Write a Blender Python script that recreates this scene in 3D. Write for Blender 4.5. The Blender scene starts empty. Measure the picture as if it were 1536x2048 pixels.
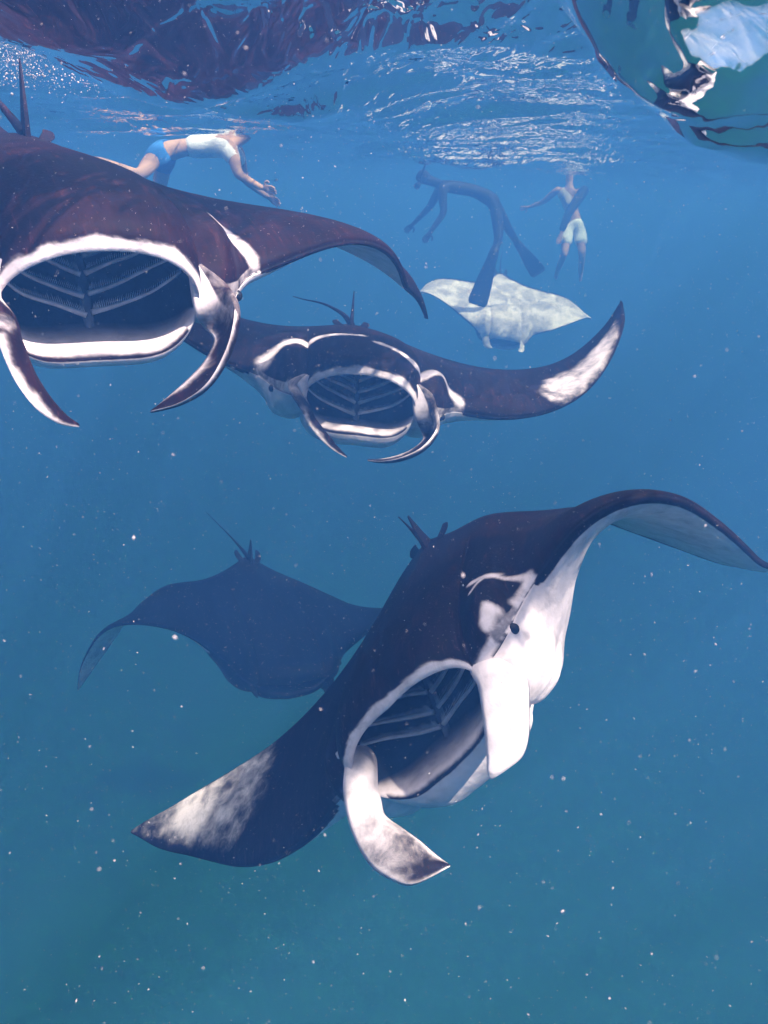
import bpy, bmesh, math, random
import numpy as np
from mathutils import Vector, Matrix, Quaternion

scene = bpy.context.scene
coll = scene.collection
random.seed(7)
rng = np.random.default_rng(11)

# ------------------------------------------------------------------ camera
PITCH, ROLL = math.radians(-19.0), math.radians(2.0)
cam_data = bpy.data.cameras.new('camera')
cam = bpy.data.objects.new('camera', cam_data)
coll.objects.link(cam)
_r = Vector((1, 0, 0)); _u = Vector((0, -math.sin(PITCH), math.cos(PITCH))); _b = -Vector((0, math.cos(PITCH), math.sin(PITCH)))
_R = _r * math.cos(ROLL) + _u * math.sin(ROLL); _U = _u * math.cos(ROLL) - _r * math.sin(ROLL)
cam.matrix_world = Matrix(((_R.x, _U.x, _b.x, 0), (_R.y, _U.y, _b.y, 0), (_R.z, _U.z, _b.z, 0), (0, 0, 0, 1)))
cam_data.sensor_fit = 'VERTICAL'
cam_data.angle = math.radians(60.0)
cam_data.dof.use_dof = True; cam_data.dof.focus_distance = 2.6; cam_data.dof.aperture_fstop = 6.3
cam_data.clip_start = 0.02
cam_data.clip_end = 2000
scene.camera = cam

# ------------------------------------------------------------------ daylight
SUN_DIR = Vector((0.58, -0.48, 1.0)).normalized()      # towards the sun
world = bpy.data.worlds.new('World'); scene.world = world
world.use_nodes = True
wn = world.node_tree.nodes; wl_ = world.node_tree.links
sky = wn.new('ShaderNodeTexSky'); sky.sky_type = 'NISHITA'; sky.sun_disc = False
sky.sun_elevation = math.asin(SUN_DIR.z); sky.sun_rotation = math.atan2(SUN_DIR.x, SUN_DIR.y)
wn['Background'].inputs['Strength'].default_value = 0.10
# bright cloud cover added to the sky so gaps in the surface look white
ctc = wn.new('ShaderNodeTexCoord'); cno = wn.new('ShaderNodeTexNoise'); cno.inputs['Scale'].default_value = 3.2; cno.inputs['Detail'].default_value = 7; cno.inputs['Roughness'].default_value = .58
wl_.new(ctc.outputs['Generated'], cno.inputs['Vector'])
crp = wn.new('ShaderNodeValToRGB'); crp.color_ramp.elements[0].position = .14; crp.color_ramp.elements[1].position = .30
wl_.new(cno.outputs['Fac'], crp.inputs['Fac'])
cmx = wn.new('ShaderNodeMix'); cmx.data_type = 'RGBA'
_ci = [i for i in cmx.inputs if i.type == 'RGBA']
wl_.new(crp.outputs['Color'], cmx.inputs[0]); wl_.new(sky.outputs['Color'], _ci[0]); _ci[1].default_value = (14.0, 11.8, 12.8, 1)
wl_.new([o for o in cmx.outputs if o.type == 'RGBA'][0], wn['Background'].inputs['Color'])
sd = bpy.data.lights.new('sun', 'SUN'); sd.energy = 5.0; sd.angle = math.radians(1.0); sd.color = (1.0, 0.83, 0.85)
sun = bpy.data.objects.new('sun', sd); coll.objects.link(sun)
sun.rotation_euler = SUN_DIR.to_track_quat('Z', 'Y').to_euler()
sun.location = (0, 0, 30)
vs = scene.view_settings
vs.view_transform = 'Standard'; vs.look = 'None'; vs.gamma = 1.0; vs.use_curve_mapping = False
vs.exposure = 1.1
cy = scene.cycles
cy.use_denoising = True; cy.use_adaptive_sampling = True; cy.adaptive_threshold = 0.03
cy.max_bounces = 8; cy.glossy_bounces = 4; cy.diffuse_bounces = 1; cy.transparent_max_bounces = 24; cy.volume_bounces = 1

# ------------------------------------------------------------------ helpers
def link(o, parent=None):
    coll.objects.link(o)
    if parent is not None:
        o.parent = parent
    return o
def mesh_obj(name, verts, faces, mat, parent=None, smooth=True, attrs=None):
    me = bpy.data.meshes.new(name)
    me.from_pydata([tuple(map(float, v)) for v in verts], [], [tuple(map(int, f)) for f in faces])
    if attrs:
        for k, a in attrs.items():
            at = me.attributes.new(k, 'FLOAT', 'POINT'); at.data.foreach_set('value', np.asarray(a, np.float32))
    me.validate(); me.update()
    if smooth:
        me.polygons.foreach_set('use_smooth', [True] * len(me.polygons))
    me.materials.append(mat)
    return link(bpy.data.objects.new(name, me), parent)
def empty(name, loc=(0, 0, 0)):
    o = bpy.data.objects.new(name, None); o.location = loc; o.empty_display_size = .2
    return link(o)
def tag(o, label=None, cat=None, group=None, kind=None):
    if label: o['label'] = label
    if cat: o['category'] = cat
    if group: o['group'] = group
    if kind: o['kind'] = kind
    return o
def new_mat(name):
    m = bpy.data.materials.new(name); m.use_nodes = True
    nt = m.node_tree
    return m, nt, nt.nodes, nt.links, nt.nodes['Principled BSDF']
def math_node(nt, op, a, b=None, clamp=False):
    n = nt.nodes.new('ShaderNodeMath'); n.operation = op; n.use_clamp = clamp
    for i, v in enumerate((a, b)):
        if v is None: continue
        if isinstance(v, (int, float)): n.inputs[i].default_value = v
        else: nt.links.new(v, n.inputs[i])
    return n.outputs[0]
def noise(nt, vec, scale, detail=4, rough=.55, dist=0.):
    n = nt.nodes.new('ShaderNodeTexNoise'); n.inputs['Scale'].default_value = scale; n.inputs['Detail'].default_value = detail
    n.inputs['Roughness'].default_value = rough; n.inputs['Distortion'].default_value = dist
    if vec is not None: nt.links.new(vec, n.inputs['Vector'])
    return n.outputs['Fac']
def mapping(nt, scale, kind='Object', rot=(0, 0, 0)):
    tc = nt.nodes.new('ShaderNodeTexCoord'); mp = nt.nodes.new('ShaderNodeMapping')
    mp.inputs['Scale'].default_value = scale; mp.inputs['Rotation'].default_value = rot
    nt.links.new(tc.outputs[kind], mp.inputs['Vector'])
    return mp.outputs['Vector']
def ramp(nt, fac, stops):
    r = nt.nodes.new('ShaderNodeValToRGB')
    while len(r.color_ramp.elements) < len(stops): r.color_ramp.elements.new(.5)
    for e, (p, c) in zip(r.color_ramp.elements, stops):
        e.position = p; e.color = (*c, 1) if len(c) == 3 else c
    nt.links.new(fac, r.inputs['Fac'])
    return r.outputs['Color']
def mix_col(nt, fac, a, b):
    n = nt.nodes.new('ShaderNodeMix'); n.data_type = 'RGBA'
    ins = [i for i in n.inputs if i.type == 'RGBA']; f = n.inputs[0]
    if isinstance(fac, (int, float)): f.default_value = fac
    else: nt.links.new(fac, f)
    for i, v in zip(ins, (a, b)):
        if isinstance(v, tuple): i.default_value = (*v, 1)
        else: nt.links.new(v, i)
    return [o for o in n.outputs if o.type == 'RGBA'][0]
def bump(nt, height, strength, dist, normal_in):
    b = nt.nodes.new('ShaderNodeBump'); b.inputs['Strength'].default_value = strength; b.inputs['Distance'].default_value = dist
    nt.links.new(height, b.inputs['Height']); nt.links.new(b.outputs['Normal'], normal_in)
    return b
def simple_mat(name, col, rough=.6, var=.25, scale=9., bs=.3, bd=.004):
    m, nt, N, L, p = new_mat(name)
    v = mapping(nt, (1, 1, 1)); n = noise(nt, v, scale, 5)
    c0 = tuple(x * (1 - var) for x in col); c1 = tuple(min(1, x * (1 + var)) for x in col)
    L.new(ramp(nt, n, [(.3, c0), (.7, c1)]), p.inputs['Base Color'])
    p.inputs['Roughness'].default_value = rough; p.inputs['Specular IOR Level'].default_value = .15
    bump(nt, noise(nt, v, scale * 6, 3), bs, bd, p.inputs['Normal'])
    return m

# ------------------------------------------------------------------ water surface
LEVEL = 0.50
_w = []
_rw = np.random.default_rng(5)
for lam, slope, n in ((5.5, .025, 2), (2.6, .04, 3), (1.3, .06, 4), (.7, .07, 5), (.38, .06, 6), (.22, .032, 7), (.14, .015, 8)):
    for i in range(n):
        th = math.radians(-62 + _rw.normal(0, 30)); k = 2 * math.pi / (lam * _rw.uniform(.8, 1.25))
        _w.append((k * math.cos(th), k * math.sin(th), slope / k * 1.4 / math.sqrt(n), _rw.uniform(0, 6.28)))
DIPS = [  # a trough of the swell hanging down: centre, long axis direction (deg), long and short width, depth
    (0.57, 1.50, 60., 0.68, 0.43, 0.46),
    (0.256, 1.291, -11.2, 0.05, 0.04, 0.024),
    (0.317, 1.26, -14.1, 0.075, 0.05, 0.042),
    (0.353, 1.328, -14.9, 0.05, 0.035, 0.024),
    (0.383, 1.163, -18.2, 0.07, 0.045, 0.034),
    (0.413, 1.248, -18.3, 0.06, 0.035, 0.024),
    (0.413, 1.374, -16.7, 0.07, 0.03, 0.024),
    (-0.60, 3.10, 74., 1.70, 0.42, 0.19),
]
def water_h(x, y):
    h = np.zeros_like(x); calm = 1 - .6 * np.exp(-((x - .5) / .7) ** 2 - ((y - 1.3) / .6) ** 2)
    for kx, ky, a, ph in _w:
        t = kx * x + ky * y + ph
        if math.hypot(kx, ky) > 11: a = a * calm
        h = h + a * (np.sin(t) + .25 * np.cos(2 * t))
    for cx, cy_, an, la, sa, d in DIPS:
        c, s = math.cos(math.radians(an)), math.sin(math.radians(an))
        p = (x - cx) * c + (y - cy_) * s; q = -(x - cx) * s + (y - cy_) * c
        h = h - d * np.exp(-(p / la) ** 2 - (q / sa) ** 2)
    return h
def build_water():
    gx = np.concatenate([-4 - np.geomspace(.05, 120, 60)[::-1], np.arange(-4, 4, .028), 4 + np.geomspace(.05, 120, 60)])
    gx = np.unique(gx)
    gy = np.unique(np.concatenate([-np.geomspace(.1, 120, 40)[::-1] + .5, np.arange(.5, 9, .028), 9 + np.geomspace(.03, 140, 110)]))
    X, Y = np.meshgrid(gx, gy, indexing='ij'); Z = LEVEL + water_h(X, Y)
    V = np.stack([X, Y, Z], -1).reshape(-1, 3); nx, ny = len(gx), len(gy)
    I = np.arange(nx * ny).reshape(nx, ny)
    Fc = np.stack([I[:-1, :-1], I[1:, :-1], I[1:, 1:], I[:-1, 1:]], -1).reshape(-1, 4)
    m = bpy.data.materials.new('water_surface'); m.use_nodes = True
    nt = m.node_tree; N = nt.nodes; L = nt.links; N.remove(N['Principled BSDF'])
    v = mapping(nt, (1, 1, 1)); v2 = mapping(nt, (2.2, .8, 1), rot=(0, 0, math.radians(28)))
    ra = N.new('ShaderNodeAttribute'); ra.attribute_name = 'ripple'
    hh = math_node(nt, 'MULTIPLY', noise(nt, v2, 5.2, 2.2, .5, .6), ra.outputs['Fac'])
    b = N.new('ShaderNodeBump'); b.inputs['Strength'].default_value = 1.0; b.inputs['Distance'].default_value = .026
    L.new(hh, b.inputs['Height'])
    fr = N.new('ShaderNodeFresnel'); fr.inputs['IOR'].default_value = 1.333; L.new(b.outputs['Normal'], fr.inputs['Normal'])
    gl = N.new('ShaderNodeBsdfGlossy'); gl.inputs['Roughness'].default_value = .0; gl.inputs['Color'].default_value = (.97, .98, 1, 1)
    L.new(b.outputs['Normal'], gl.inputs['Normal'])
    tr = N.new('ShaderNodeBsdfTransparent')
    # caustic pattern painted into the transmission colour, dappling the sunlight below
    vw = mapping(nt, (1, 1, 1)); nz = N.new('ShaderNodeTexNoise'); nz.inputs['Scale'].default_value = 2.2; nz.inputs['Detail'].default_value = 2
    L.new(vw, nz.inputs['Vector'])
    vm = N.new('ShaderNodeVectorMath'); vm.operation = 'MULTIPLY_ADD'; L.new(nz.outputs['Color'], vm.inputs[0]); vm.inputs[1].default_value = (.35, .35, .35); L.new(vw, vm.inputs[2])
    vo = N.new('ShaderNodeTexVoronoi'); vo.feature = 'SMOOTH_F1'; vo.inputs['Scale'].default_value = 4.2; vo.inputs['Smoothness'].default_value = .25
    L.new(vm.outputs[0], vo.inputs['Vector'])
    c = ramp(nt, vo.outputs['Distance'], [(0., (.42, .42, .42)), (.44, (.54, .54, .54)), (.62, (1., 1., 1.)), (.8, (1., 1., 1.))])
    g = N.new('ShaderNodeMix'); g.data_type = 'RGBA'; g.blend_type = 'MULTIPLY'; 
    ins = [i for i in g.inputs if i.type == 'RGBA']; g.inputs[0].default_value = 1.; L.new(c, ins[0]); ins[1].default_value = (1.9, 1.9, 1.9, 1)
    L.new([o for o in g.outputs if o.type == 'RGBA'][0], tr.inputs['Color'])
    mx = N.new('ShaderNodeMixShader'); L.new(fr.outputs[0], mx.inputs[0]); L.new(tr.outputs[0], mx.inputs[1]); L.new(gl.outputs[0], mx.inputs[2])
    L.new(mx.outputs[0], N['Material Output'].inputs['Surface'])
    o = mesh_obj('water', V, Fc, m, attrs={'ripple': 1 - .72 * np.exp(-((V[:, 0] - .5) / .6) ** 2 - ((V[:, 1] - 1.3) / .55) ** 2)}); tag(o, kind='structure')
    return o
build_water()

# ------------------------------------------------------------------ seabed and the water's own haze
def build_seabed():
    g = np.linspace(-130, 130, 131); X, Y = np.meshgrid(g, g + 20, indexing='ij')
    Z = -13.5 + .25 * np.sin(X * .11 + 1) * np.cos(Y * .09)
    n = len(g); I = np.arange(n * n).reshape(n, n)
    Fc = np.stack([I[:-1, :-1], I[1:, :-1], I[1:, 1:], I[:-1, 1:]], -1).reshape(-1, 4)
    m = simple_mat('green_tint_seabed', (.06, .34, .29), .9, .03, .15, .3, .05)  # made-up green floor colour, tints the lower water teal
    tag(mesh_obj('seabed', np.stack([X, Y, Z], -1).reshape(-1, 3), Fc, m), kind='structure')
build_seabed()
def build_haze():
    x, y0, y1, z0, z1 = 112., -92., 132., -15.5, LEVEL + .75
    V = [(sx * x, y, z) for z in (z0, z1) for sx, y in ((-1, y0), (1, y0), (1, y1), (-1, y1))]
    Fc = [(3, 2, 1, 0), (4, 5, 6, 7), (0, 1, 5, 4), (1, 2, 6, 5), (2, 3, 7, 6), (3, 0, 4, 7)]
    m = bpy.data.materials.new('water_haze'); m.use_nodes = True; nt = m.node_tree
    nt.nodes.remove(nt.nodes['Principled BSDF'])
    pv = nt.nodes.new('ShaderNodeVolumePrincipled')
    dens = .30; ss = (.0050, .0186, .0560); sa = (.106, .080, .086)
    pv.inputs['Density'].default_value = dens
    pv.inputs['Color'].default_value = (*[s / dens for s in ss], 1)
    pv.inputs['Absorption Color'].default_value = (*[(1 - a / (dens - s)) ** 2 for s, a in zip(ss, sa)], 1)
    pv.inputs['Anisotropy'].default_value = 0.12
    nt.links.new(pv.outputs[0], nt.nodes['Material Output'].inputs['Volume'])
    tag(mesh_obj('haze', V, Fc, m, smooth=False), kind='stuff')
build_haze()
POSE = {
    'A': {'H': 1.5, 'loc': [-0.9445, 2.6201, -0.032], 'quat': [-0.23386, 0.05307, -0.14428, 0.96004], 'wl': [-5.78, 11.48, -23.29, -45.52, -94.64, 1.5, 15.33, -28.21], 'wr': [-4.89, 3.93, -6.91, -39.02, -63.8, -1.74, 0.0, 0.0]},
    'B': {'H': 1.5, 'loc': [-0.1577, 4.0974, -0.6758], 'quat': [-0.03875, 0.03708, -0.04627, 0.99749], 'wl': [-10.55, -5.87, 12.65, 41.23, 55.19, -0.56, -0.6, -2.63], 'wr': [2.97, 15.55, 21.73, -28.75, -82.21, -0.28, 3.22, 50.34]},
    'D': {'H': 1.5, 'loc': [0.1472, 2.6223, -1.2803], 'quat': [0.02554, -0.35912, 0.00897, 0.9329], 'wl': [-0.15, 6.49, -61.77, -63.34, 5.32, 6.22, 25.94, 21.35], 'wr': [-19.74, -15.51, -8.95, -19.15, -30.75, -1.34, -7.44, -41.74]},
    'E': {'H': 1.35, 'loc': [-0.6977, 5.0565, -2.4903], 'quat': [-0.18415, 0.08221, -0.12705, 0.97118], 'wl': [10.0, 13.78, 1.67, -6.66, -17.46, 6.9, 37.25, 1.19], 'wr': [6.02, 28.5, -10.39, -25.4, -19.87, 2.5, 26.86, 78.52]},
    'C': {'H': 1.45, 'loc': [1.541, 12.557, -1.2886], 'quat': [-0.33548, 0.94082, 0.01209, -0.04655], 'wl': [-4.43, -29.28, -11.07, 11.61, 43.11, -0.76, -10.27, -46.79], 'wr': [-5.46, -13.66, 1.21, 11.09, 10.11, 1.31, -6.43, -38.29]},
}
LOBES = {
    ('A', -1): ([[-0.1873, 0.4422, 0.0572], [-0.1811, 0.5157, 0.0428], [-0.1624, 0.5722, 0.0277], [-0.1366, 0.6209, 0.0048], [-0.1059, 0.6467, -0.0292], [-0.0727, 0.6348, -0.0655], [-0.0419, 0.5952, -0.1007]],
        [[-0.1737, 0.3777, -0.017], [-0.1737, 0.4402, -0.0244], [-0.1611, 0.4958, -0.0331], [-0.1347, 0.5379, -0.0482], [-0.1066, 0.5607, -0.064], [-0.079, 0.5752, -0.081], [-0.0434, 0.5894, -0.1041]]),
    ('A', 1): ([[0.1665, 0.4066, 0.019], [0.164, 0.5345, 0.015], [0.1588, 0.603, 0.0041], [0.1463, 0.6484, -0.0197], [0.1256, 0.6723, -0.0454], [0.0972, 0.6719, -0.0703], [0.0678, 0.6492, -0.0898]],
        [[0.1346, 0.3332, -0.0428], [0.1403, 0.4243, -0.0429], [0.1383, 0.4871, -0.049], [0.1257, 0.547, -0.0669], [0.1053, 0.5915, -0.083], [0.0834, 0.6225, -0.0927], [0.0666, 0.6419, -0.0917]]),
    ('B', -1): ([[-0.1957, 0.4396, 0.0078], [-0.2011, 0.5072, -0.0105], [-0.1815, 0.5652, -0.0298], [-0.1477, 0.6013, -0.0531], [-0.1013, 0.6135, -0.0752], [-0.0599, 0.6022, -0.0927], [-0.0245, 0.5745, -0.1052]],
        [[-0.1675, 0.3878, -0.0471], [-0.18, 0.4367, -0.0548], [-0.1699, 0.485, -0.0667], [-0.139, 0.5254, -0.0824], [-0.102, 0.5484, -0.0935], [-0.0632, 0.5622, -0.1011], [-0.0248, 0.5672, -0.1052]]),
    ('B', 1): ([[0.1716, 0.453, 0.0194], [0.1557, 0.5212, 0.0023], [0.1343, 0.5699, -0.0191], [0.1074, 0.6043, -0.0401], [0.0771, 0.611, -0.0639], [0.0517, 0.6003, -0.083], [0.0297, 0.5807, -0.0993]],
        [[0.1542, 0.382, -0.0145], [0.1425, 0.4349, -0.0313], [0.1247, 0.4813, -0.0485], [0.0983, 0.5147, -0.0673], [0.0713, 0.54, -0.0844], [0.0476, 0.5619, -0.0945], [0.0295, 0.5734, -0.0994]]),
    ('D', 1): ([[0.142, 0.4093, 0.0372], [0.142, 0.4093, 0.0372], [0.1529, 0.4801, 0.0183], [0.152, 0.5496, -0.0097], [0.1439, 0.5989, -0.0509], [0.1265, 0.6164, -0.0876], [0.1061, 0.6113, -0.122], [0.0534, 0.5814, -0.1476]],
        [[0.1312, 0.4205, -0.0269], [0.1312, 0.4205, -0.0269], [0.1227, 0.4646, -0.0449], [0.1172, 0.5007, -0.0554], [0.0983, 0.522, -0.0792], [0.0794, 0.5436, -0.1043], [0.0674, 0.5599, -0.1289], [0.0548, 0.5754, -0.1506]]),
    ('D', -1): ([[-0.1447, 0.4145, 0.0436], [-0.1447, 0.4145, 0.0436], [-0.147, 0.4666, 0.0291], [-0.1368, 0.5023, 0.0079], [-0.1231, 0.5323, -0.0153], [-0.1066, 0.5494, -0.0402], [-0.0956, 0.5557, -0.0552], [-0.0876, 0.5539, -0.0693]],
        [[-0.2207, 0.3888, 0.0023], [-0.2207, 0.3888, 0.0023], [-0.2106, 0.4401, -0.0258], [-0.1907, 0.4795, -0.0517], [-0.1716, 0.5102, -0.071], [-0.1457, 0.5276, -0.0857], [-0.1161, 0.5417, -0.0811], [-0.0878, 0.5482, -0.0758]]),
}

# ------------------------------------------------------------------ manta rays
UM = .150; GU = .085; GL = .082
def itp(u, xs, ys):
    xs = np.array(xs, float); ys = np.array(ys, float); u = np.clip(u, xs[0], xs[-1])
    h = np.diff(xs); d = np.diff(ys) / h; m = np.empty_like(ys); m[0] = d[0]; m[-1] = d[-1]
    for i in range(1, len(xs) - 1):
        m[i] = 0 if d[i - 1] * d[i] <= 0 else 2 * d[i - 1] * d[i] / (d[i - 1] + d[i])
    k = np.clip(np.searchsorted(xs, u, side='right') - 1, 0, len(xs) - 2)
    t = (u - xs[k]) / h[k]; t2 = t * t; t3 = t2 * t
    return (2*t3-3*t2+1)*ys[k] + (t3-2*t2+t)*h[k]*m[k] + (-2*t3+3*t2)*ys[k+1] + (t3-t2)*h[k]*m[k+1]
def LE(u): return itp(u, [0,.08,.14,.19,.222,.25,.285,.34,.42,.52,.65,.78,.9,.96,1], [.45,.448,.437,.42,.395,.345,.308,.297,.283,.245,.165,.055,-.08,-.17,-.28])
def TE(u): return itp(u, [0,.03,.08,.16,.28,.42,.58,.74,.88,1], [-.50,-.485,-.44,-.375,-.305,-.255,-.225,-.215,-.235,-.29])
def TD(u): return itp(u, [0,.1,.16,.22,.27,.34,.44,.55,.7,.85,1], [.09,.086,.078,.068,.056,.043,.031,.022,.015,.010,.004])
def TV(u): return itp(u, [0,.1,.16,.22,.27,.34,.44,.55,.7,.85,1], [.125,.124,.122,.118,.10,.058,.028,.016,.011,.007,.003])
UK = np.array([.0,.17,.35,.6,.8,1.0]); TK = np.array([.0,.2,.6,1.0]); NB = 160

class Ray:
    def __init__(self, P, mouth=1., throat=1., lift=0., lift_at=-.2, lip=1., back=1.):
        self.lip = lip; self.back = back; self.P = P; self.H = P['H']; self.mouth = mouth; self.throat = throat; self.lift = lift; self.lift_at = lift_at
        self.tab = {}
        for sg, key in ((1, 'wr'), (-1, 'wl')):
            w = P[key]; ug = np.linspace(0, 1, NB + 1); um = (ug[1:] + ug[:-1]) / 2
            ang = np.radians(itp(um, UK, np.concatenate([[0], w[:5]])))
            self.tab[sg] = (ug, np.concatenate([[0], np.cumsum(np.cos(ang)) / NB]), np.concatenate([[0], np.cumsum(np.sin(ang)) / NB]),
                            np.radians(itp(ug, UK, np.concatenate([[0], w[:5]]))), w[5:8])
    def gU(self, u): return GU * self.mouth * np.sqrt(np.clip(1 - (u / UM) ** 2.4, 0, None))
    def gL(self, u): return GL * self.mouth * np.sqrt(np.clip(1 - (u / UM) ** 4.0, 0, None))
    def dorsal(self, s, v):
        u = np.abs(s); a = v ** .5 * (1 - v) ** 1.15 / (.5 / 1.65) ** .5 / (1.15 / 1.65) ** 1.15
        z = self.gU(u) * (1 - v) ** 2.2 + self.back * TD(u) * a + .004 * (1 - v)
        ck = np.exp(-((u - .197) / .043) ** 4) * v ** .34 * (1 - v) ** 2.5
        z = z + .040 * ck
        # raised ridge between the eye and the shoulder, and the brow over the eye
        z = z + .016 * np.exp(-((u - .205) / .028) ** 2) * np.exp(-((v - .10) / .10) ** 2)
        z = z + self.lift * v ** 2 * np.exp(-((s - self.lift_at) / .13) ** 2)
        return LE(u) + (TE(u) - LE(u)) * v, z
    def ventral(self, s, v):
        u = np.abs(s); b = v ** .55 * (1 - v) ** 1.5 / (.55 / 2.05) ** .55 / (1.5 / 2.05) ** 1.5
        z = -(self.gL(u) * (1 - v) ** 2.2 + self.throat * TV(u) * b + .004 * (1 - v))
        z = z - .050 * np.exp(-((u - .197) / .043) ** 4) * v ** .34 * (1 - v) ** 2.5
        # gill slits: five folds on each side of the throat
        fold = np.exp(-((u - .19) / .075) ** 4) * np.clip(np.minimum((v - .09) / .04, (.42 - v) / .05), 0, 1)
        z = z + .007 * fold * np.sin((v - .09) / .33 * 5 * 2 * np.pi)
        z = z + self.lift * v ** 2 * np.exp(-((s - self.lift_at) / .13) ** 2)
        return LE(u) + (TE(u) - LE(u)) * v, z
    def bend(self, s, y, z):
        """flat chord and height at span s -> body coordinates in metres"""
        s = np.asarray(s, float) + 0 * y; out = np.zeros(s.shape + (3,))
        for sg in (1, -1):
            m = (s >= 0) if sg > 0 else (s < 0)
            if not m.any(): continue
            ug, X, Z, A, tw = self.tab[sg]; u = np.abs(s[m])
            x0 = np.interp(u, ug, X); z0 = np.interp(u, ug, Z); a = np.interp(u, ug, A)
            t = np.radians(itp(u, TK, np.concatenate([[0], tw]))); yp = .08; yy_, zz_ = y[m], z[m]
            yy = yp + (yy_ - yp) * np.cos(t) - zz_ * np.sin(t); zz = (yy_ - yp) * np.sin(t) + zz_ * np.cos(t)
            out[m, 0] = sg * (x0 - zz * np.sin(a)); out[m, 1] = yy; out[m, 2] = z0 + zz * np.cos(a)
        return out * self.H
    def on_back(self, s, v, dz=0.):
        s = np.array([float(s)]); y, z = self.dorsal(s, np.array([float(v)])); return Vector(self.bend(s, y, z + dz)[0])

def capsule(x, y, segs):
    w = np.zeros_like(x)
    for x0, y0, x1, y1, r0, r1 in segs:
        dx, dy = x1 - x0, y1 - y0; t = np.clip(((x - x0) * dx + (y - y0) * dy) / (dx * dx + dy * dy + 1e-9), 0, 1)
        d = np.hypot(x - x0 - t * dx, y - y0 - t * dy); r = r0 + (r1 - r0) * t
        w = np.maximum(w, .92 * np.exp(-(d / (1.35 * r)) ** 2))
    return w

def skin_mat(name, dark, white, streak, belly=1.):
    m, nt, N, L, p = new_mat(name)
    v = mapping(nt, (1, 1, 1)); vst = mapping(nt, (7, 1.1, 3))
    wa = N.new('ShaderNodeAttribute'); wa.attribute_name = 'white'; ia = N.new('ShaderNodeAttribute'); ia.attribute_name = 'inner'
    n1 = noise(nt, v, 16., 6, .65, .4); n2 = noise(nt, v, 5., 4); n3 = noise(nt, vst, 6., 5, .6, .3)
    w_ = wa.outputs['Fac']
    am = math_node(nt, 'ADD', math_node(nt, 'MULTIPLY', math_node(nt, 'MULTIPLY', w_, math_node(nt, 'SUBTRACT', 1.0, w_)), 4.0), .18)
    nn = math_node(nt, 'ADD', math_node(nt, 'MULTIPLY', math_node(nt, 'SUBTRACT', n1, .5), .62), math_node(nt, 'MULTIPLY', math_node(nt, 'SUBTRACT', n2, .5), .7))
    e = math_node(nt, 'ADD', w_, math_node(nt, 'MULTIPLY', nn, am))
    r = N.new('ShaderNodeMapRange'); r.interpolation_type = 'SMOOTHSTEP'; r.inputs['From Min'].default_value = .30; r.inputs['From Max'].default_value = .92
    L.new(e, r.inputs['Value'])
    dcol = ramp(nt, n3, [(.30, tuple(x * .5 for x in dark)), (.55, dark), (.62, tuple(x * 1.35 for x in dark)), (.74, streak)])
    vsc = mapping(nt, (30, 2.2, 14), rot=(0, 0, .35)); sc = N.new('ShaderNodeMapRange'); sc.inputs['From Min'].default_value = .62; sc.inputs['From Max'].default_value = .74
    L.new(noise(nt, vsc, 2.4, 4, .6), sc.inputs['Value'])
    dcol = mix_col(nt, math_node(nt, 'MULTIPLY', sc.outputs['Result'], .55), dcol, tuple(min(1, x * 2.2) for x in streak))
    vf = N.new('ShaderNodeTexVoronoi'); vf.inputs['Scale'].default_value = 60.; L.new(v, vf.inputs['Vector'])
    fk = math_node(nt, 'MULTIPLY', math_node(nt, 'LESS_THAN', vf.outputs['Distance'], .13), math_node(nt, 'GREATER_THAN', n2, .5))
    dcol = mix_col(nt, math_node(nt, 'MULTIPLY', fk, .6), dcol, (.085, .06, .062))
    wcol = ramp(nt, math_node(nt, 'ADD', math_node(nt, 'MULTIPLY', n1, .6), math_node(nt, 'MULTIPLY', n2, .4)), [(.34, tuple(x * .55 for x in white)), (.50, tuple(x * .86 for x in white)), (.62, white)])
    # small spots and scratches
    vo = N.new('ShaderNodeTexVoronoi'); vo.inputs['Scale'].default_value = 26.; L.new(v, vo.inputs['Vector'])
    sp = math_node(nt, 'LESS_THAN', vo.outputs['Distance'], .07)
    sp = math_node(nt, 'MULTIPLY', sp, math_node(nt, 'GREATER_THAN', n2, .62))
    wcol = mix_col(nt, math_node(nt, 'MULTIPLY', sp, .5), wcol, (.12, .11, .13))
    c = mix_col(nt, r.outputs['Result'], dcol, wcol)
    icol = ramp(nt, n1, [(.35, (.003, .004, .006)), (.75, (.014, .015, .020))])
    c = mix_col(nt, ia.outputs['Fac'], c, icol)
    L.new(c, p.inputs['Base Color'])
    p.inputs['Roughness'].default_value = .6; p.inputs['Specular IOR Level'].default_value = .05
    hb = math_node(nt, 'ADD', math_node(nt, 'MULTIPLY', noise(nt, v, 70., 4, .7), .7), n3)
    bump(nt, hb, .35, .006, p.inputs['Normal'])
    return m

def tube(pts, rads, n=8, flat=1.0, axis=None):
    pts = [Vector(p) for p in pts]; V = []; Fc = []
    for i, (p, r) in enumerate(zip(pts, rads)):
        t = (pts[min(i + 1, len(pts) - 1)] - pts[max(i - 1, 0)]).normalized()
        a = Vector(axis) if axis is not None else (Vector((0, 0, 1)) if abs(t.z) < .9 else Vector((1, 0, 0)))
        b1 = t.cross(a).normalized(); b2 = b1.cross(t)
        for k in range(n):
            an = 2 * math.pi * k / n
            V.append(p + b1 * (math.cos(an) * r * flat) + b2 * (math.sin(an) * r))
    for i in range(len(pts) - 1):
        for k in range(n):
            Fc.append((i * n + k, i * n + (k + 1) % n, (i + 1) * n + (k + 1) % n, (i + 1) * n + k))
    Fc.append(tuple(range(n - 1, -1, -1))); Fc.append(tuple((len(pts) - 1) * n + k for k in range(n)))
    return V, Fc
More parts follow.
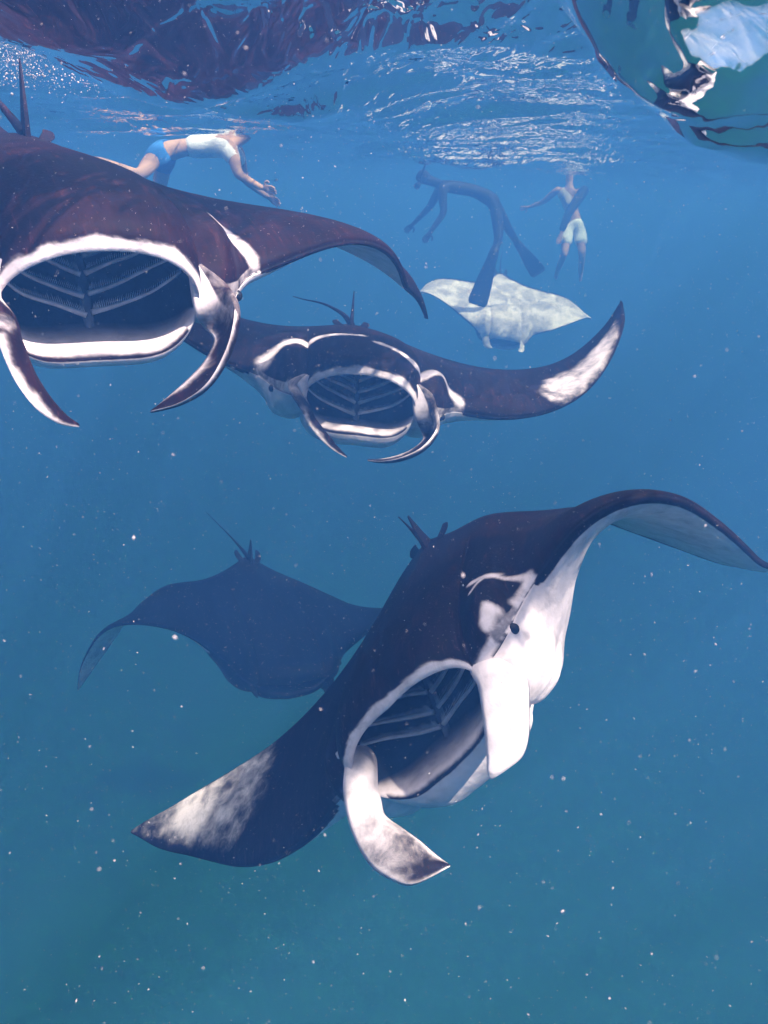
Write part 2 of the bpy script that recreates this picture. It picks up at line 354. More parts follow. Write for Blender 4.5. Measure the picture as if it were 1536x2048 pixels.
def smooth_path(P, n):
    P = np.array(P, float); k = len(P); t = np.linspace(0, k - 1, n); out = []
    for x in t:
        i = min(int(x), k - 2); f = x - i
        p0, p1, p2, p3 = P[max(i - 1, 0)], P[i], P[i + 1], P[min(i + 2, k - 1)]
        out.append(.5 * ((2 * p1) + (-p0 + p2) * f + (2 * p0 - 5 * p1 + 4 * p2 - p3) * f * f + (-p0 + 3 * p1 - 3 * p2 + p3) * f ** 3))
    return np.array(out)

def ray_body(R, mat, pat, root, detail=1.):
    q = max(.4, detail)
    a = UM * np.sin(np.linspace(0, np.pi / 2, int(20 * q)))
    b = np.linspace(UM, .32, int(26 * q))[1:]; c = np.linspace(.32, 1, int(54 * q))[1:]
    u = np.concatenate([a, b, c]); S = np.concatenate([-u[:0:-1], u])
    vd = np.linspace(0, 1, int(64 * q)) ** 1.7; vv = (np.linspace(0, 1, int(56 * q)) ** 1.6)[::-1]
    wc = np.linspace(0, 1, int(12 * q) + 2)
    cols = []; W = []; I = []
    for s in S:
        us = abs(s); su = np.array([s]); le = float(LE(us)); gu, gl = float(R.gU(us)), float(R.gL(us))
        g = gu / (GU * R.mouth); dc = .36 * g
        ys, zs, ws, ins = [], [], [], []
        lipw = 1.0 if us < UM + .012 else None
        # palate, from the deep end out to the upper lip
        for w in wc[::-1]:
            ys.append(le - .010 * min(1, g * 4) - dc * w); zs.append((gu - .008 * min(1, g * 4)) * (1 + .22 * math.sin(math.pi * w)) * (1 - w ** 3))
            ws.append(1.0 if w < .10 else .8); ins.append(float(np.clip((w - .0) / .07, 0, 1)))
        ys.append(le + .005 * min(1, g * 4)); zs.append(gu - .004 * min(1, g * 4)); ws.append(1); ins.append(0)
        y, z = R.dorsal(np.full_like(vd, s), vd); ys += list(y); zs += list(z)
        ws += list(pat(s, y, vd, 1)); ins += [0] * len(vd)
        y, z = R.ventral(np.full_like(vv, s), vv); ys += list(y[1:]); zs += list(z[1:])
        ws += list(pat(s, y, vv, -1)[1:]); ins += [0] * (len(vv) - 1)
        ys.append(le + .002); zs.append(-gl + .002 * min(1, g * 4)); ws.append(.12 if us < UM * .93 else 1); ins.append(0)
        for w in wc:
            ys.append(le - .012 * min(1, g * 4) - dc * w); zs.append(-(gl - .010 * min(1, g * 4)) * (1 + .10 * math.sin(math.pi * w)) * (1 - w ** 3))
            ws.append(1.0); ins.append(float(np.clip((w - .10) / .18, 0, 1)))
        if lipw is None:
            k0 = ws[len(wc) + 1]; ws[:len(wc) + 1] = [k0] * (len(wc) + 1); ws[-len(wc) - 1:] = [ws[-len(wc) - 2]] * (len(wc) + 1)
        elif R.lip < 1: ws = [min(x, R.lip) for x in ws]
        cols.append(R.bend(np.full(len(ys), s), np.array(ys), np.array(zs))); W.append(ws); I.append(ins)
    V = np.array(cols); n, m = V.shape[:2]; ix = np.arange(n * m).reshape(n, m)
    nx = np.roll(ix, -1, axis=1)
    Fc = np.stack([ix[:-1], nx[:-1], nx[1:], ix[1:]], -1).reshape(-1, 4)
    me = bpy.data.meshes.new('body')
    Vf = V.reshape(-1, 3)
    me.from_pydata(Vf.tolist(), [], Fc.tolist())
    for k, arr in (('white', W), ('inner', I)):
        at = me.attributes.new(k, 'FLOAT', 'POINT'); at.data.foreach_set('value', np.array(arr, np.float32).ravel())
    bm = bmesh.new(); bm.from_mesh(me)
    bmesh.ops.remove_doubles(bm, verts=bm.verts, dist=.0004)
    bmesh.ops.dissolve_degenerate(bm, edges=bm.edges, dist=.0002)
    bmesh.ops.recalc_face_normals(bm, faces=bm.faces)
    bm.to_mesh(me); bm.free()
    me.polygons.foreach_set('use_smooth', [True] * len(me.polygons)); me.materials.append(mat)
    return link(bpy.data.objects.new('body', me), root)

def ray_lobe(R, edges, mat, root, darkf, thick=.014, rim_root=False):
    """a cephalic fin: a flexible blade between two edge curves"""
    n, m = 40, 16
    sg = 1 if edges[0][0][0] > 0 else -1
    p1 = edges[1][1]; q1 = (sg * .147, .43, -.058); p1 = [.55 * p1[k] + .45 * q1[k] for k in range(3)]
    if rim_root:      # the blade grows out of the mouth rim itself
        edges = ([[sg * .158, .408, .056], [sg * .192, .432, .036]] + list(edges[0][1:]), [[sg * .136, .408, .046], [sg * .143, .440, -.012], p1] + list(edges[1][2:]))
    else:
        edges = ([[sg * .188, .345, .022]] + list(edges[0][1:]), [[sg * .152, .345, -.055], p1] + list(edges[1][2:]))
    e0 = smooth_path(edges[0], n) * R.H; e1 = smooth_path(edges[1], n) * R.H
    V = []; W = []
    for i in range(n):
        f = i / (n - 1); d = e1[i] - e0[i]
        t = (e0[min(i + 1, n - 1)] + e1[min(i + 1, n - 1)] - e0[max(i - 1, 0)] - e1[max(i - 1, 0)])
        nn = np.cross(t, d); nn = nn / (np.linalg.norm(nn) + 1e-9)
        th = thick * R.H * (.30 + 2.2 * max(0, 1 - f / .42) ** 1.3 + .7 * (1 - f)) * (1. if f < .98 else .5)
        sag = .16 * np.linalg.norm(d)
        for k in range(2 * m):
            j = k if k <= m else 2 * m - k; a = j / m; sd = 1 if k <= m else -1
            prof = math.sqrt(max(0, 1 - (2 * a - 1) ** 2)) ** .8
            V.append(e0[i] + d * a + nn * (sd * th * prof * .5 + sag * (1 - (2 * a - 1) ** 2)))
            W.append(darkf(f, a, sg))
    Fc = []
    M = 2 * m
    for i in range(n - 1):
        for k in range(M):
            Fc.append((i * M + k, i * M + (k + 1) % M, (i + 1) * M + (k + 1) % M, (i + 1) * M + k))
    Fc.append(tuple(range(M - 1, -1, -1))); Fc.append(tuple((n - 1) * M + k for k in range(M)))
    o = mesh_obj('cephalic_fin', V, Fc, mat, root, attrs={'white': W, 'inner': [0] * len(W)})
    bm = bmesh.new(); bm.from_mesh(o.data); bmesh.ops.remove_doubles(bm, verts=bm.verts, dist=.0003); bmesh.ops.recalc_face_normals(bm, faces=bm.faces); bm.to_mesh(o.data); bm.free()
    return o

def default_lobe(sg):
    a = [[.188,.43,.035],[.186,.50,.018],[.172,.555,-.004],[.146,.60,-.03],[.112,.62,-.056],[.078,.61,-.08],[.045,.58,-.1]]
    b = [[.160,.37,-.03],[.160,.43,-.04],[.150,.48,-.05],[.126,.52,-.068],[.100,.545,-.082],[.072,.56,-.093],[.046,.575,-.102]]
    return [[sg * p[0], p[1], p[2]] for p in a], [[sg * p[0], p[1], p[2]] for p in b]
def tucked_lobe(sg):
    a = [[.19,.39,.03],[.19,.415,.02],[.186,.435,.01],[.178,.45,.0],[.168,.458,-.01],[.158,.462,-.018],[.15,.462,-.024]]
    b = [[.150,.38,-.03],[.15,.405,-.03],[.15,.42,-.03],[.15,.435,-.03],[.15,.445,-.03],[.15,.455,-.028],[.15,.46,-.026]]
    return [[sg * p[0], p[1], p[2]] for p in a], [[sg * p[0], p[1], p[2]] for p in b]
def folded_lobe(sg):
    a = [[.19,.40,.03],[.195,.45,.015],[.19,.50,.0],[.172,.535,-.015],[.152,.55,-.025],[.135,.553,-.032],[.12,.55,-.04]]
    b = [[.150,.38,-.03],[.148,.44,-.035],[.142,.48,-.038],[.136,.51,-.04],[.13,.53,-.042],[.125,.545,-.043],[.12,.55,-.042]]
    return [[sg * p[0], p[1], p[2]] for p in a], [[sg * p[0], p[1], p[2]] for p in b]

GILL = simple_mat('gill_arch', (.62, .62, .68), .6, .2, 30.)
RIDGE = simple_mat('gill_ridge', (.16, .17, .21), .6, .2, 30.)
EYE = simple_mat('eye', (.012, .012, .014), .25, .2, 30.)
def ray_gills(R, root, bars=6):
    H = R.H; mo = R.mouth
    rid = [(0, .40, -.102 * mo), (0, .36, -.088 * mo), (0, .32, -.066 * mo), (0, .27, -.036 * mo), (0, .22, -.006 * mo), (0, .17, .025 * mo), (0, .125, .05 * mo)]
    V, Fc = tube([Vector(p) * H for p in smooth_path(rid, 14)], np.array([.001, .002, .003, .0045, .0055, .006, .006, .006, .0055, .005, .0045, .004, .003, .002]) * H, 10, 1.6)
    ridge = mesh_obj('gill_ridge', V, Fc, RIDGE, root)
    for k in range(bars):
        for sg in (1, -1):
            jt = [random.uniform(-1, 1) for _ in range(5)]
            y0 = .335 - .034 * k + .006 * jt[0]; z0 = (-.060 + .020 * k + .003 * jt[1]) * mo; w = .151 - .009 * k
            g = (1 - min(1, max(0, (.436 - y0) / .36)) ** 3)
            P = [(sg * .004, y0, z0), (sg * w * .33, y0 - .010, z0 + (.012 + .003 * jt[2]) * mo), (sg * w * .68, y0 - .004, z0 + (.036 + .005 * jt[3]) * mo), (sg * w * .95, y0 + .012, z0 + (.070 + .007 * jt[4]) * mo)]
            P = [(x, y, min(z, .088 * mo * g)) for x, y, z in P]
            path = [Vector(p) * H for p in smooth_path(P, 12)]
            V, Fc = tube(path, [.0050 * H * (1 - .62 * i / 11) for i in range(12)], 8)
            # soft filaments standing along the arch
            for q in range(44):
                f = (q + .5) / 44 * 10.9; i0 = int(f); c = path[i0].lerp(path[i0 + 1], f - i0)
                ln = H * (.016 + .006 * random.random()) * (1 - .5 * q / 44); t = Vector((sg * .0012 * H, 0, .0006 * H))
                tip_ = c + Vector((sg * .25 * ln, -.55 * ln, .8 * ln)); b0 = len(V)
                V += [c - t, c + t, tip_]; Fc.append((b0, b0 + 1, b0 + 2))
            mesh_obj('gill_bar', V, Fc, GILL, ridge)

def ray_tail(R, mat, root, path, fin_h=.10, lean=(0, 0, 1)):
    H = R.H
    pts = smooth_path(path, 30) * H
    V, Fc = tube([Vector(p) for p in pts], [H * (.012 * (1 - i / 29) ** 2.2 + .0016) for i in range(30)], 8)
    mesh_obj('tail', V, Fc, mat, root, attrs={'white': [0] * len(V), 'inner': [0] * len(V)})
    # dorsal fin: a thin upright blade near the tail root
    out = [(-.40, 0), (-.425, .35), (-.462, .72), (-.497, 1.0), (-.512, .98), (-.506, .7), (-.500, .35), (-.503, 0)]
    base = R.on_back(0, .97)
    top = Vector(lean).normalized(); V = []; W = []
    n = len(out)
    for sd in (1, -1):
        for y, z in out:
            th = .006 * (1 - .8 * z) * H
            V.append(Vector((sd * th, y * H, 0)) + top * (z * fin_h * H) + Vector((0, 0, base.z - .006 * H))); W.append(0)
    Fc = [tuple(range(n)), tuple(range(2 * n - 1, n - 1, -1))] + [(i, n + i, n + (i + 1) % n, (i + 1) % n) for i in range(n)]
    mesh_obj('dorsal_fin', V, Fc, mat, root, smooth=False, attrs={'white': W, 'inner': W})
    # pelvic fins: two small rounded flaps beside the tail root
    for sg in (1, -1):
        P = [(sg * .02, -.42, .0), (sg * .045, -.47, .004), (sg * .055, -.525, .0), (sg * .05, -.55, -.004)]
        V, Fc = tube([Vector(p) * H for p in smooth_path(P, 10)], np.array([.010, .013, .015, .016, .016, .014, .012, .010, .006, .002]) * H, 10, 1.0, axis=(0, 0, 1))
        V = [Vector((v.x, v.y, base.z * .3 + (v.z - base.z * .3) * .08)) for v in V]
        mesh_obj('pelvic_fin', V, Fc, mat, root, attrs={'white': [0] * len(V), 'inner': [0] * len(V)})

def ray_eye(R, root):
    for sg in (1, -1):
        c = R.bend(np.array([sg * .232]), np.array([.372]), np.array([-.004]))[0]
        bm = bmesh.new(); bmesh.ops.create_uvsphere(bm, u_segments=14, v_segments=10, radius=.0105 * R.H)
        me = bpy.data.meshes.new('eye'); bm.to_mesh(me); bm.free(); me.materials.append(EYE)
        me.polygons.foreach_set('use_smooth', [True] * len(me.polygons))
        o = bpy.data.objects.new('eye', me); o.location = Vector(c) + Vector((sg * .001, .002, -.002)) * R.H; link(o, root)

def common_pattern(s, y, v, side, patches, tip=None, rim=.022, edge=.02):
    u = abs(s); x = np.full_like(y, s)
    if side > 0:
        w = np.zeros_like(y)
        if u < UM + .05:
            rr = rim * (1. if u < UM else 1 + (u - UM) * 12) * (.45 + .5 * abs(math.sin(31 * s + 1) + .6 * math.sin(77 * s) + .4 * math.sin(143 * s)))
            w = np.maximum(np.clip(1.15 - .55 * v / rr, 0, .84), np.clip(.47 - .30 * v / (rr * 4.5), 0, 1))
        w = np.maximum(w, capsule(x, y, patches))
        if UM < u < .30: w = np.where(v < .004, np.maximum(w, .5), w)
        if tip is not None:
            w = np.maximum(w, tip(x, y, v))
        return w
    w = np.ones_like(y)
    if u > .30:                                   # dark margin on the leading edge, greyer towards the trailing edge
        w = np.clip((v / (edge * min(1, (u - .30) * 5) + 1e-6) - .6) / .8, .05, 1)
    w = np.where(v > .90, np.clip(1 - (v - .90) * 5, .45, 1), w)
    return w

def build_ray(key, label, pat, mat, lobes, tail, mouth=1., throat=1., lift=0., lift_at=-.2, detail=1., fin_h=.10, dark=None, gills=True, lean=(0, 0, 1), lip=1., back=1.):
    P = POSE[key]; R = Ray(P, mouth, throat, lift, lift_at, lip, back)
    root = empty('manta_ray', P['loc']); root.rotation_mode = 'QUATERNION'; root.rotation_quaternion = Quaternion(P['quat'])
    tag(root, label, 'manta ray', 'manta rays feeding under the surface')
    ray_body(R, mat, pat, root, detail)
    for sg, e in zip((-1, 1), lobes):
        ray_lobe(R, e, mat, root, dark or (lambda f, a, sd: .8), rim_root=gills and key != 'D')
    if gills: ray_gills(R, root)
    ray_tail(R, mat, root, tail, fin_h, lean)
    ray_eye(R, root)
    return root

WHITE = (.78, .68, .72)
SKIN_A = skin_mat('manta_skin_brown', (.0135, .0037, .0047), WHITE, (.042, .014, .013))
SKIN_B = skin_mat('manta_skin_black', (.0095, .0042, .0055), WHITE, (.036, .016, .015))
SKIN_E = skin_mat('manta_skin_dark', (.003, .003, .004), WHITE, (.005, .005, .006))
SKIN_C = skin_mat('manta_skin_pale_belly', (.022, .018, .02), (.62, .55, .62), (.035, .025, .025))
TAIL = [(0, -.47, .004), (0, -.56, .008), (.01, -.68, .012), (.03, -.82, .02), (.04, -.98, .03)]
def pat_A(s, y, v, sd):
    return common_pattern(s, y, v, sd, [(-.232, .20, -.256, .25, .010, .022), (-.256, .25, -.285, .295, .022, .014), (.232, .20, .258, .25, .010, .018), (.258, .25, .288, .30, .018, .010)], rim=.0026)
def pat_B(s, y, v, sd):
    tip = lambda x, y, v: np.where(x < 0, .78 * np.exp(-((-x - .76) / .19) ** 4) * np.exp(-((v - .30) / .34) ** 4), 0)
    return common_pattern(s, y, v, sd, [(.27, .29, .20, .19, .026, .030), (.20, .19, .11, .24, .030, .018), (.11, .24, .0, .275, .018, .010),
                                        (-.03, .33, -.115, .355, .012, .014), (-.115, .355, -.20, .295, .014, .020), (-.20, .295, -.285, .29, .020, .018)], tip, rim=.003)
def pat_D(s, y, v, sd):
    tip = lambda x, y, v: np.where(x > 0, .66 * np.exp(-((x - .80) / .21) ** 4) * np.clip(.35 + v * 1.1, 0, 1), 0)
    return common_pattern(s, y, v, sd, [(-.185, .21, -.235, .235, .010, .016), (-.21, .24, -.19, .27, .012, .008), (-.235, .235, -.30, .30, .007, .010), (-.205, .395, -.225, .36, .010, .012), (-.262, .335, -.30, .30, .012, .014)], tip, rim=.003)
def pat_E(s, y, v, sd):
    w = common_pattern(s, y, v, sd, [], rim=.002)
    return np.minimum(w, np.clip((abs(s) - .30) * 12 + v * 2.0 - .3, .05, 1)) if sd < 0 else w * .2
def pat_C(s, y, v, sd):
    return common_pattern(s, y, v, sd, [], rim=.02, edge=.0)
lobe_dark = lambda f, a, sd: (.40 if (f < .34 and a < .35) else 0) or max(float(np.clip(1.2 - f * 2.8, 0, 1)), .24 + .66 * abs(2 * a - 1) ** 5)

build_ray('A', 'large dark brown manta ray with gaping mouth closest to the surface', pat_A, SKIN_A,
          [LOBES[('A', -1)], LOBES[('A', 1)]], [(0, -.47, .004), (.03, -.56, .03), (.08, -.68, .07), (.14, -.80, .10), (.2, -.94, .12)], mouth=1.08, throat=.45, fin_h=.155, detail=1.25, dark=lobe_dark, lean=(0, -.25, 1))
build_ray('B', 'black manta ray with white shoulder bands and one raised white wing tip', pat_B, SKIN_B,
          [LOBES[('B', -1)], LOBES[('B', 1)]], [(0, -.47, .004), (.03, -.56, .02), (.1, -.66, .03), (.18, -.76, .02), (.22, -.9, .0)], mouth=1.02, throat=.7, fin_h=.12, dark=lobe_dark)
build_ray('C', 'pale manta ray showing its white belly, farthest away below the swimmers', pat_C, SKIN_C,
          [folded_lobe(-1), folded_lobe(1)], TAIL, mouth=.7, detail=.7, gills=False)
build_ray('D', 'big manta ray banking at the bottom with open mouth and bright white throat', pat_D, SKIN_B,
          [LOBES[('D', -1)], LOBES[('D', 1)]], [(0, -.47, .004), (.02, -.52, .02), (.035, -.57, .04), (.05, -.62, .055), (.065, -.67, .065)], mouth=1.0, throat=1.18, back=.72, lift=.05, lift_at=-.2, fin_h=.09, detail=1.25, dark=lambda f, a, sd: 1. if sd < 0 else max(float(np.clip(1.32 - f * 1.25, 0, 1)), .30 + .62 * abs(2 * a - 1) ** 4))
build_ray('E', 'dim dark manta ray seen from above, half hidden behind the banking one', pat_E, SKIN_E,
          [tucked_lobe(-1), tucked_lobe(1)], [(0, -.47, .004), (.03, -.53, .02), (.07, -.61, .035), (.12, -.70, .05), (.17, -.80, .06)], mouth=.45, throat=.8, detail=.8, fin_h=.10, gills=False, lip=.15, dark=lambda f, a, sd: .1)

# ------------------------------------------------------------------ swimmers at the surface
def skin_mesh(name, joints, bones, mat, parent=None, sub=2, root=0):
    """joints: name -> ((x, y, z), (rx, ry)); one continuous surface grown along the bones"""
    names = list(joints); idx = {n: i for i, n in enumerate(names)}
    me = bpy.data.meshes.new(name)
    me.from_pydata([joints[n][0] for n in names], [(idx[a], idx[b]) for a, b in bones], [])
    o = link(bpy.data.objects.new(name, me), parent)
    md = o.modifiers.new('skin', 'SKIN'); md.use_smooth_shade = True; md.branch_smoothing = .6
    lay = me.skin_vertices[0] if me.skin_vertices else None
    if lay is None:
        bm = bmesh.new(); bm.from_mesh(me); bm.verts.layers.skin.verify(); bm.to_mesh(me); bm.free(); lay = me.skin_vertices[0]
    for n in names:
        r = joints[n][1]; lay.data[idx[n]].radius = (r, r) if isinstance(r, (int, float)) else r
    lay.data[root].use_root = True
    ss = o.modifiers.new('sub', 'SUBSURF'); ss.levels = sub; ss.render_levels = sub
    me.materials.append(mat)
    return o
SKINTONE = simple_mat('human_skin', (.34, .20, .13), .6, .12, 14.)
HAIR = simple_mat('hair', (.03, .02, .015), .6, .3, 40.)
SHIRT_W = simple_mat('white_cloth', (.74, .74, .74), .8, .12, 18., .9, .02)
SHORT_B = simple_mat('blue_cloth', (.03, .16, .45), .8, .2, 18., .9, .02)
SHIRT_BG = simple_mat('beige_cloth', (.48, .42, .36), .8, .15, 18., .9, .02)
SUIT = simple_mat('neoprene', (.012, .014, .018), .7, .3, 20.)
RUBBER = simple_mat('fin_rubber', (.010, .011, .014), .5, .3, 20.)
def moved(J, dx, dy, dz): return {k: (v[0] + dx, v[1] + dy, v[2] + dz) for k, v in J.items()}
def lerp(a, b, t): return tuple(a[i] + (b[i] - a[i]) * t for i in range(3))
def person(loc, J, label, suit, tops, group='swimmers at the surface'):
    """J: joint positions; tops: list of (part name, material, [(bone a, bone b, t0, t1, r0, r1)...])"""
    root = empty('person', loc); tag(root, label, 'person', group)
    o = Vector(loc); L = {k: tuple(Vector(v) - o) for k, v in J.items()}
    rad = dict(pelvis=(.13, .10), waist=(.115, .09), chest=(.14, .105), neck=.055, chin=.062, skull=.088, crown=.06)
    Jn = {k: (L[k], rad[k]) for k in ('pelvis', 'waist', 'chest', 'neck', 'chin', 'skull', 'crown')}
    B = [('pelvis', 'waist'), ('waist', 'chest'), ('chest', 'neck'), ('neck', 'chin'), ('chin', 'skull'), ('skull', 'crown')]
    for s in 'lr':
        for n, r in (('sho', .066), ('elb', .043), ('wri', .028), ('palm', (.042, .018)), ('hip', .092), ('kne', .058), ('ank', .038), ('toe', (.045, .022))):
            Jn[n + s] = (L[n + s], r)
        B += [('chest', 'sho' + s), ('sho' + s, 'elb' + s), ('elb' + s, 'wri' + s), ('wri' + s, 'palm' + s), ('pelvis', 'hip' + s), ('hip' + s, 'kne' + s), ('kne' + s, 'ank' + s), ('ank' + s, 'toe' + s)]
        # five fingers leaving the end and the side of the palm
        w = Vector(L['wri' + s]); p = Vector(L['palm' + s]); d = (p - w).normalized(); sd = d.cross(Vector((.2, 1, .3))).normalized()
        for k, (off, ln) in enumerate(((-.030, .062), (-.010, .075), (.010, .070), (.028, .055), (.045, .045))):
            a = p + sd * off + d * (.015 if k < 4 else -.03); b = a + d * ln * .55 + sd * (.02 if k == 4 else 0); c = b + d * ln * .4 + Vector((0, 0, -.012))
            for q, (nn, pos, r) in enumerate((('a', a, .011), ('b', b, .010), ('c', c, .008))):
                Jn[f'f{k}{nn}{s}'] = (tuple(pos), r)
            B += [('palm' + s, f'f{k}a{s}'), (f'f{k}a{s}', f'f{k}b{s}'), (f'f{k}b{s}', f'f{k}c{s}')]
    skin_mesh('body', Jn, B, suit, root, 2)
    for name, mat, segs in tops:
        CJ = {}; CB = []
        for i, (a, b, t0, t1, r0, r1) in enumerate(segs):
            pa, pb = lerp(L[a], L[b], t0), lerp(L[a], L[b], t1)
            key = {}
            for tag_, pt, r in (('0', pa, r0), ('1', pb, r1)):
                hit = [k for k, (q, _) in CJ.items() if (Vector(q) - Vector(pt)).length < 1e-4]
                if hit: key[tag_] = hit[0]
                else: CJ[f'{i}{tag_}'] = (pt, r); key[tag_] = f'{i}{tag_}'
            CB.append((key['0'], key['1']))
        skin_mesh(name, CJ, CB, mat, root, 2)
    return root, L
def swim_fin(root, L, side, direction, mat, length=.55, width=.11):
    a = Vector(L['ank' + side]); d = Vector(direction).normalized(); sd = d.cross(Vector((.15, 1, .1))).normalized(); nn = d.cross(sd)
    prof = [(-.06, .045, .045), (.02, .055, .045), (.10, .060, .035), (.18, .072, .018), (.30, .088, .010), (.42, .10, .007), (.52, .108, .005), (.56, .085, .004)]
    V = []; Fc = []; n = 12
    for t, w, th in prof:
        c = a + d * (t * length / .55) + nn * (.06 * (t / .55) ** 2)
        for k in range(n):
            an = 2 * math.pi * k / n
            V.append(c + sd * (math.cos(an) * w * width / .11) + nn * (math.sin(an) * th))
    for i in range(len(prof) - 1):
        for k in range(n):
            Fc.append((i * n + k, i * n + (k + 1) % n, (i + 1) * n + (k + 1) % n, (i + 1) * n + k))
    Fc += [tuple(range(n - 1, -1, -1)), tuple((len(prof) - 1) * n + k for k in range(n))]
    mesh_obj('swim_fin', V, Fc, mat, root)
def hair_cap(root, L, mat):
    bm = bmesh.new(); bmesh.ops.create_uvsphere(bm, u_segments=20, v_segments=12, radius=.106)
    up = (Vector(L['crown']) - Vector(L['chin'])).normalized()
    for v in bm.verts:
        if v.co.dot(up) < -.02: v.co = v.co * .82
        v.co += Vector((random.uniform(-.004, .004) for _ in range(3)))
    me = bpy.data.meshes.new('hair'); bm.to_mesh(me); bm.free(); me.materials.append(mat); me.polygons.foreach_set('use_smooth', [True] * len(me.polygons))
    o = bpy.data.objects.new('hair', me); o.location = Vector(L['skull']) + up * .02; link(o, root)

# swimmer in a white shirt, lying along the surface with the head up in the air
J1 = dict(pelvis=(-1.70, 7.12, .40), waist=(-1.50, 7.13, .435), chest=(-1.26, 7.14, .44), neck=(-1.06, 7.15, .52), chin=(-.99, 7.15, .60), skull=(-.93, 7.15, .67), crown=(-.90, 7.15, .74),
          shol=(-1.14, 7.32, .43), elbl=(-1.10, 7.40, .19), wril=(-.92, 7.46, .06), palml=(-.86, 7.46, .03),
          shor=(-1.14, 6.97, .42), elbr=(-1.06, 6.84, .21), wrir=(-.87, 6.74, .12), palmr=(-.80, 6.72, .105),
          hipl=(-1.76, 7.22, .38), knel=(-1.86, 7.30, .02), ankl=(-2.22, 7.38, .06), toel=(-2.38, 7.40, .08),
          hipr=(-1.77, 7.03, .37), kner=(-1.87, 6.76, .17), ankr=(-2.22, 6.84, .28), toer=(-2.40, 6.88, .30))
J1 = moved(J1, -.26, 1.1, .0)
r1, L1 = person((-1.96, 8.22, .25), J1, 'swimmer in white shirt and blue shorts lying along the surface', SKINTONE, [
    ('shirt', SHIRT_W, [('waist', 'chest', -.35, 1, (.135, .115), (.158, .122)), ('chest', 'shol', 0, 1, (.158, .122), .086), ('shol', 'elbl', 0, .62, .086, .075), ('chest', 'shor', 0, 1, (.158, .122), .086), ('shor', 'elbr', 0, .62, .086, .078)]),
    ('shorts', SHORT_B, [('pelvis', 'waist', 0, .55, (.155, .125), (.145, .12)), ('pelvis', 'hipl', 0, 1, (.155, .125), .115), ('hipl', 'knel', 0, .55, .115, .10), ('pelvis', 'hipr', 0, 1, (.155, .125), .118), ('hipr', 'kner', 0, .5, .118, .108)])])
hair_cap(r1, L1, HAIR)
# snorkeller in a dark suit, one long fin hanging down before the pale ray
J3 = dict(pelvis=(.74, 8.02, .26), waist=(.55, 8.05, .33), chest=(.30, 8.08, .36), neck=(.10, 8.1, .40), chin=(.02, 8.1, .42), skull=(-.06, 8.1, .46), crown=(-.13, 8.1, .50),
          shol=(.17, 8.25, .35), elbl=(.05, 8.32, .12), wril=(-.12, 8.36, -.06), palml=(-.18, 8.37, -.12),
          shor=(.17, 7.92, .34), elbr=(.20, 7.80, .06), wrir=(.06, 7.72, -.14), palmr=(.02, 7.70, -.2),
          hipl=(.80, 8.12, .22), knel=(1.02, 8.35, -.08), ankl=(1.22, 8.62, -.30), toel=(1.28, 8.7, -.36),
          hipr=(.82, 7.94, .20), kner=(.86, 7.74, -.20), ankr=(.80, 7.62, -.36), toer=(.77, 7.58, -.46))
J3 = moved(J3, .38, 3.2, -.11)
r3, L3 = person((1.12, 11.2, -.31), J3, 'snorkeller in dark suit whose long fin hangs in front of the pale manta', SUIT, [('hood', SUIT, [('chin', 'skull', 0, 1, .075, .098), ('skull', 'crown', 0, 1, .098, .07)])])
swim_fin(r3, L3, 'r', (-.22, -.10, -.78), RUBBER, .62, .12); swim_fin(r3, L3, 'l', (.5, .6, -.5), RUBBER, .60, .11)
V, Fc = tube([Vector(L3['skull']) + Vector(q) for q in ((-.02, -.10, -.08), (-.02, -.115, .0), (.02, -.12, .12), (.06, -.12, .26), (.10, -.12, .36))], [.012] * 5, 8)
mesh_obj('snorkel', V, Fc, RUBBER, r3)
V, Fc = tube([Vector(L3['skull']) + Vector(q) for q in ((-.045, -.075, -.09), (-.06, 0, -.105), (-.045, .075, -.09))], [.03, .04, .03], 10)
mesh_obj('mask', V, Fc, RUBBER, r3)
# swimmer treading water, beige top, pale shorts
J2 = dict(pelvis=(1.60, 8.25, -.10), waist=(1.55, 8.27, .06), chest=(1.50, 8.30, .26), neck=(1.48, 8.31, .46), chin=(1.48, 8.30, .54), skull=(1.48, 8.31, .63), crown=(1.48, 8.31, .70),
          shol=(1.33, 8.32, .36), elbl=(1.16, 8.5, .18), wril=(.98, 8.6, .10), palml=(.90, 8.62, .08),
          shor=(1.70, 8.22, .36), elbr=(1.46, 8.02, .02), wrir=(1.37, 7.93, -.24), palmr=(1.35, 7.91, -.32),
          hipl=(1.52, 8.24, -.18), knel=(1.46, 8.05, -.56), ankl=(1.45, 8.40, -.82), toel=(1.44, 8.46, -.95),
          hipr=(1.69, 8.24, -.18), kner=(1.72, 8.0, -.54), ankr=(1.80, 8.36, -.84), toer=(1.82, 8.42, -.97))
J2 = moved(J2, 1.1, 5.8, -.03)
r2, L2 = person((2.70, 14.05, -.53), J2, 'swimmer treading water in beige top and pale shorts with a dark sleeved arm', SKINTONE, [
    ('top', SHIRT_BG, [('waist', 'chest', -.2, 1, (.14, .12), (.16, .125)), ('chest', 'shol', 0, 1, (.16, .125), .085)]),
    ('sleeve', SUIT, [('shor', 'elbr', -.15, 1, .09, .062), ('elbr', 'wrir', 0, 1, .062, .05)]),
    ('shorts', SHIRT_W, [('pelvis', 'waist', 0, .6, (.15, .125), (.142, .12)), ('pelvis', 'hipl', 0, 1, (.15, .125), .115), ('hipl', 'knel', 0, .7, .115, .10), ('pelvis', 'hipr', 0, 1, (.15, .125), .115), ('hipr', 'kner', 0, .7, .115, .105)])])
hair_cap(r2, L2, HAIR)

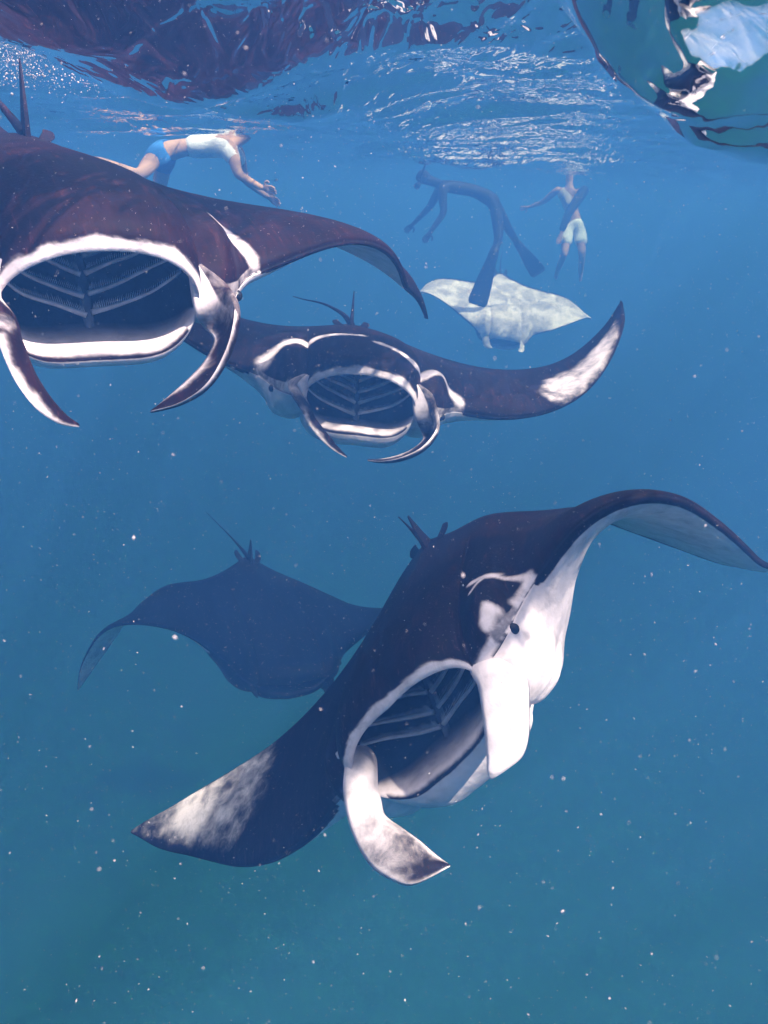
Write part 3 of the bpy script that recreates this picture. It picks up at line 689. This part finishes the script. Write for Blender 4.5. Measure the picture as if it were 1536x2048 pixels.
# ------------------------------------------------------------------ plankton drifting in the water
def specks(name, n, box, size, mat, stretch=1.8, seed=3, keep=None):
    r = np.random.default_rng(seed); lo, hi = np.array(box[0]), np.array(box[1])
    c = lo + (hi - lo) * r.random((n, 3))
    if keep is not None: c = c[keep(c)]
    n = len(c)
    s = size * np.exp(r.normal(0, .42, n))
    base = np.array([(1, 0, 0), (-1, 0, 0), (0, 1, 0), (0, -1, 0), (0, 0, 1), (0, 0, -1)], float)
    fc = np.array([(0, 2, 4), (2, 1, 4), (1, 3, 4), (3, 0, 4), (2, 0, 5), (1, 2, 5), (3, 1, 5), (0, 3, 5)])
    q = r.normal(size=(n, 3, 3)); Q = np.linalg.qr(q)[0]
    st = np.stack([1 + r.random(n) * (stretch - 1) * 1.6, .5 + .5 * r.random(n), .5 + .5 * r.random(n)], 1)
    V = c[:, None, :] + np.einsum('nij,nkj->nki', Q, base[None] * (s[:, None] * st)[:, None, :])
    Fc = (fc[None] + (np.arange(n) * 6)[:, None, None]).reshape(-1, 3)
    o = mesh_obj(name, V.reshape(-1, 3), Fc, mat, smooth=False)
    return o
PLK = simple_mat('plankton_pale', (.55, .49, .50), .5, .1, 30.)
under = lambda c: (c[:, 2] < LEVEL + water_h(c[:, 0], c[:, 1]) - .02) & (np.linalg.norm(c, axis=1) > .55)
tag(specks('plankton', 140000, ((-2.6, -.6, -3.2), (2.6, 4.2, .5)), 0.00043, PLK, keep=under), 'tiny pale plankton specks drifting through the water', 'plankton', kind='stuff')
# a splash of fine bubbles under the surface at the left
r = np.random.default_rng(9); nb = 900
c = np.array([-1.42, 3.55, .0]) + r.normal(size=(nb, 3)) * np.array([.17, .22, .0]); c[:, 2] = LEVEL + water_h(c[:, 0], c[:, 1]) - np.abs(r.normal(0, .035, nb)) - .012
V = []; Fc = []
for p, s in zip(c, .0018 * np.exp(r.normal(0, .5, nb))):
    bm_ = [(1, 0, 0), (-1, 0, 0), (0, 1, 0), (0, -1, 0), (0, 0, 1), (0, 0, -1)]; k = len(V)
    V += [tuple(p + s * np.array(b)) for b in bm_]
    Fc += [tuple(k + i for i in f) for f in ((0, 2, 4), (2, 1, 4), (1, 3, 4), (3, 0, 4), (2, 0, 5), (1, 2, 5), (3, 1, 5), (0, 3, 5))]
tag(mesh_obj('bubbles', V, Fc, PLK), 'patch of fine pale bubbles under the surface above the brown manta', 'bubbles', kind='stuff')
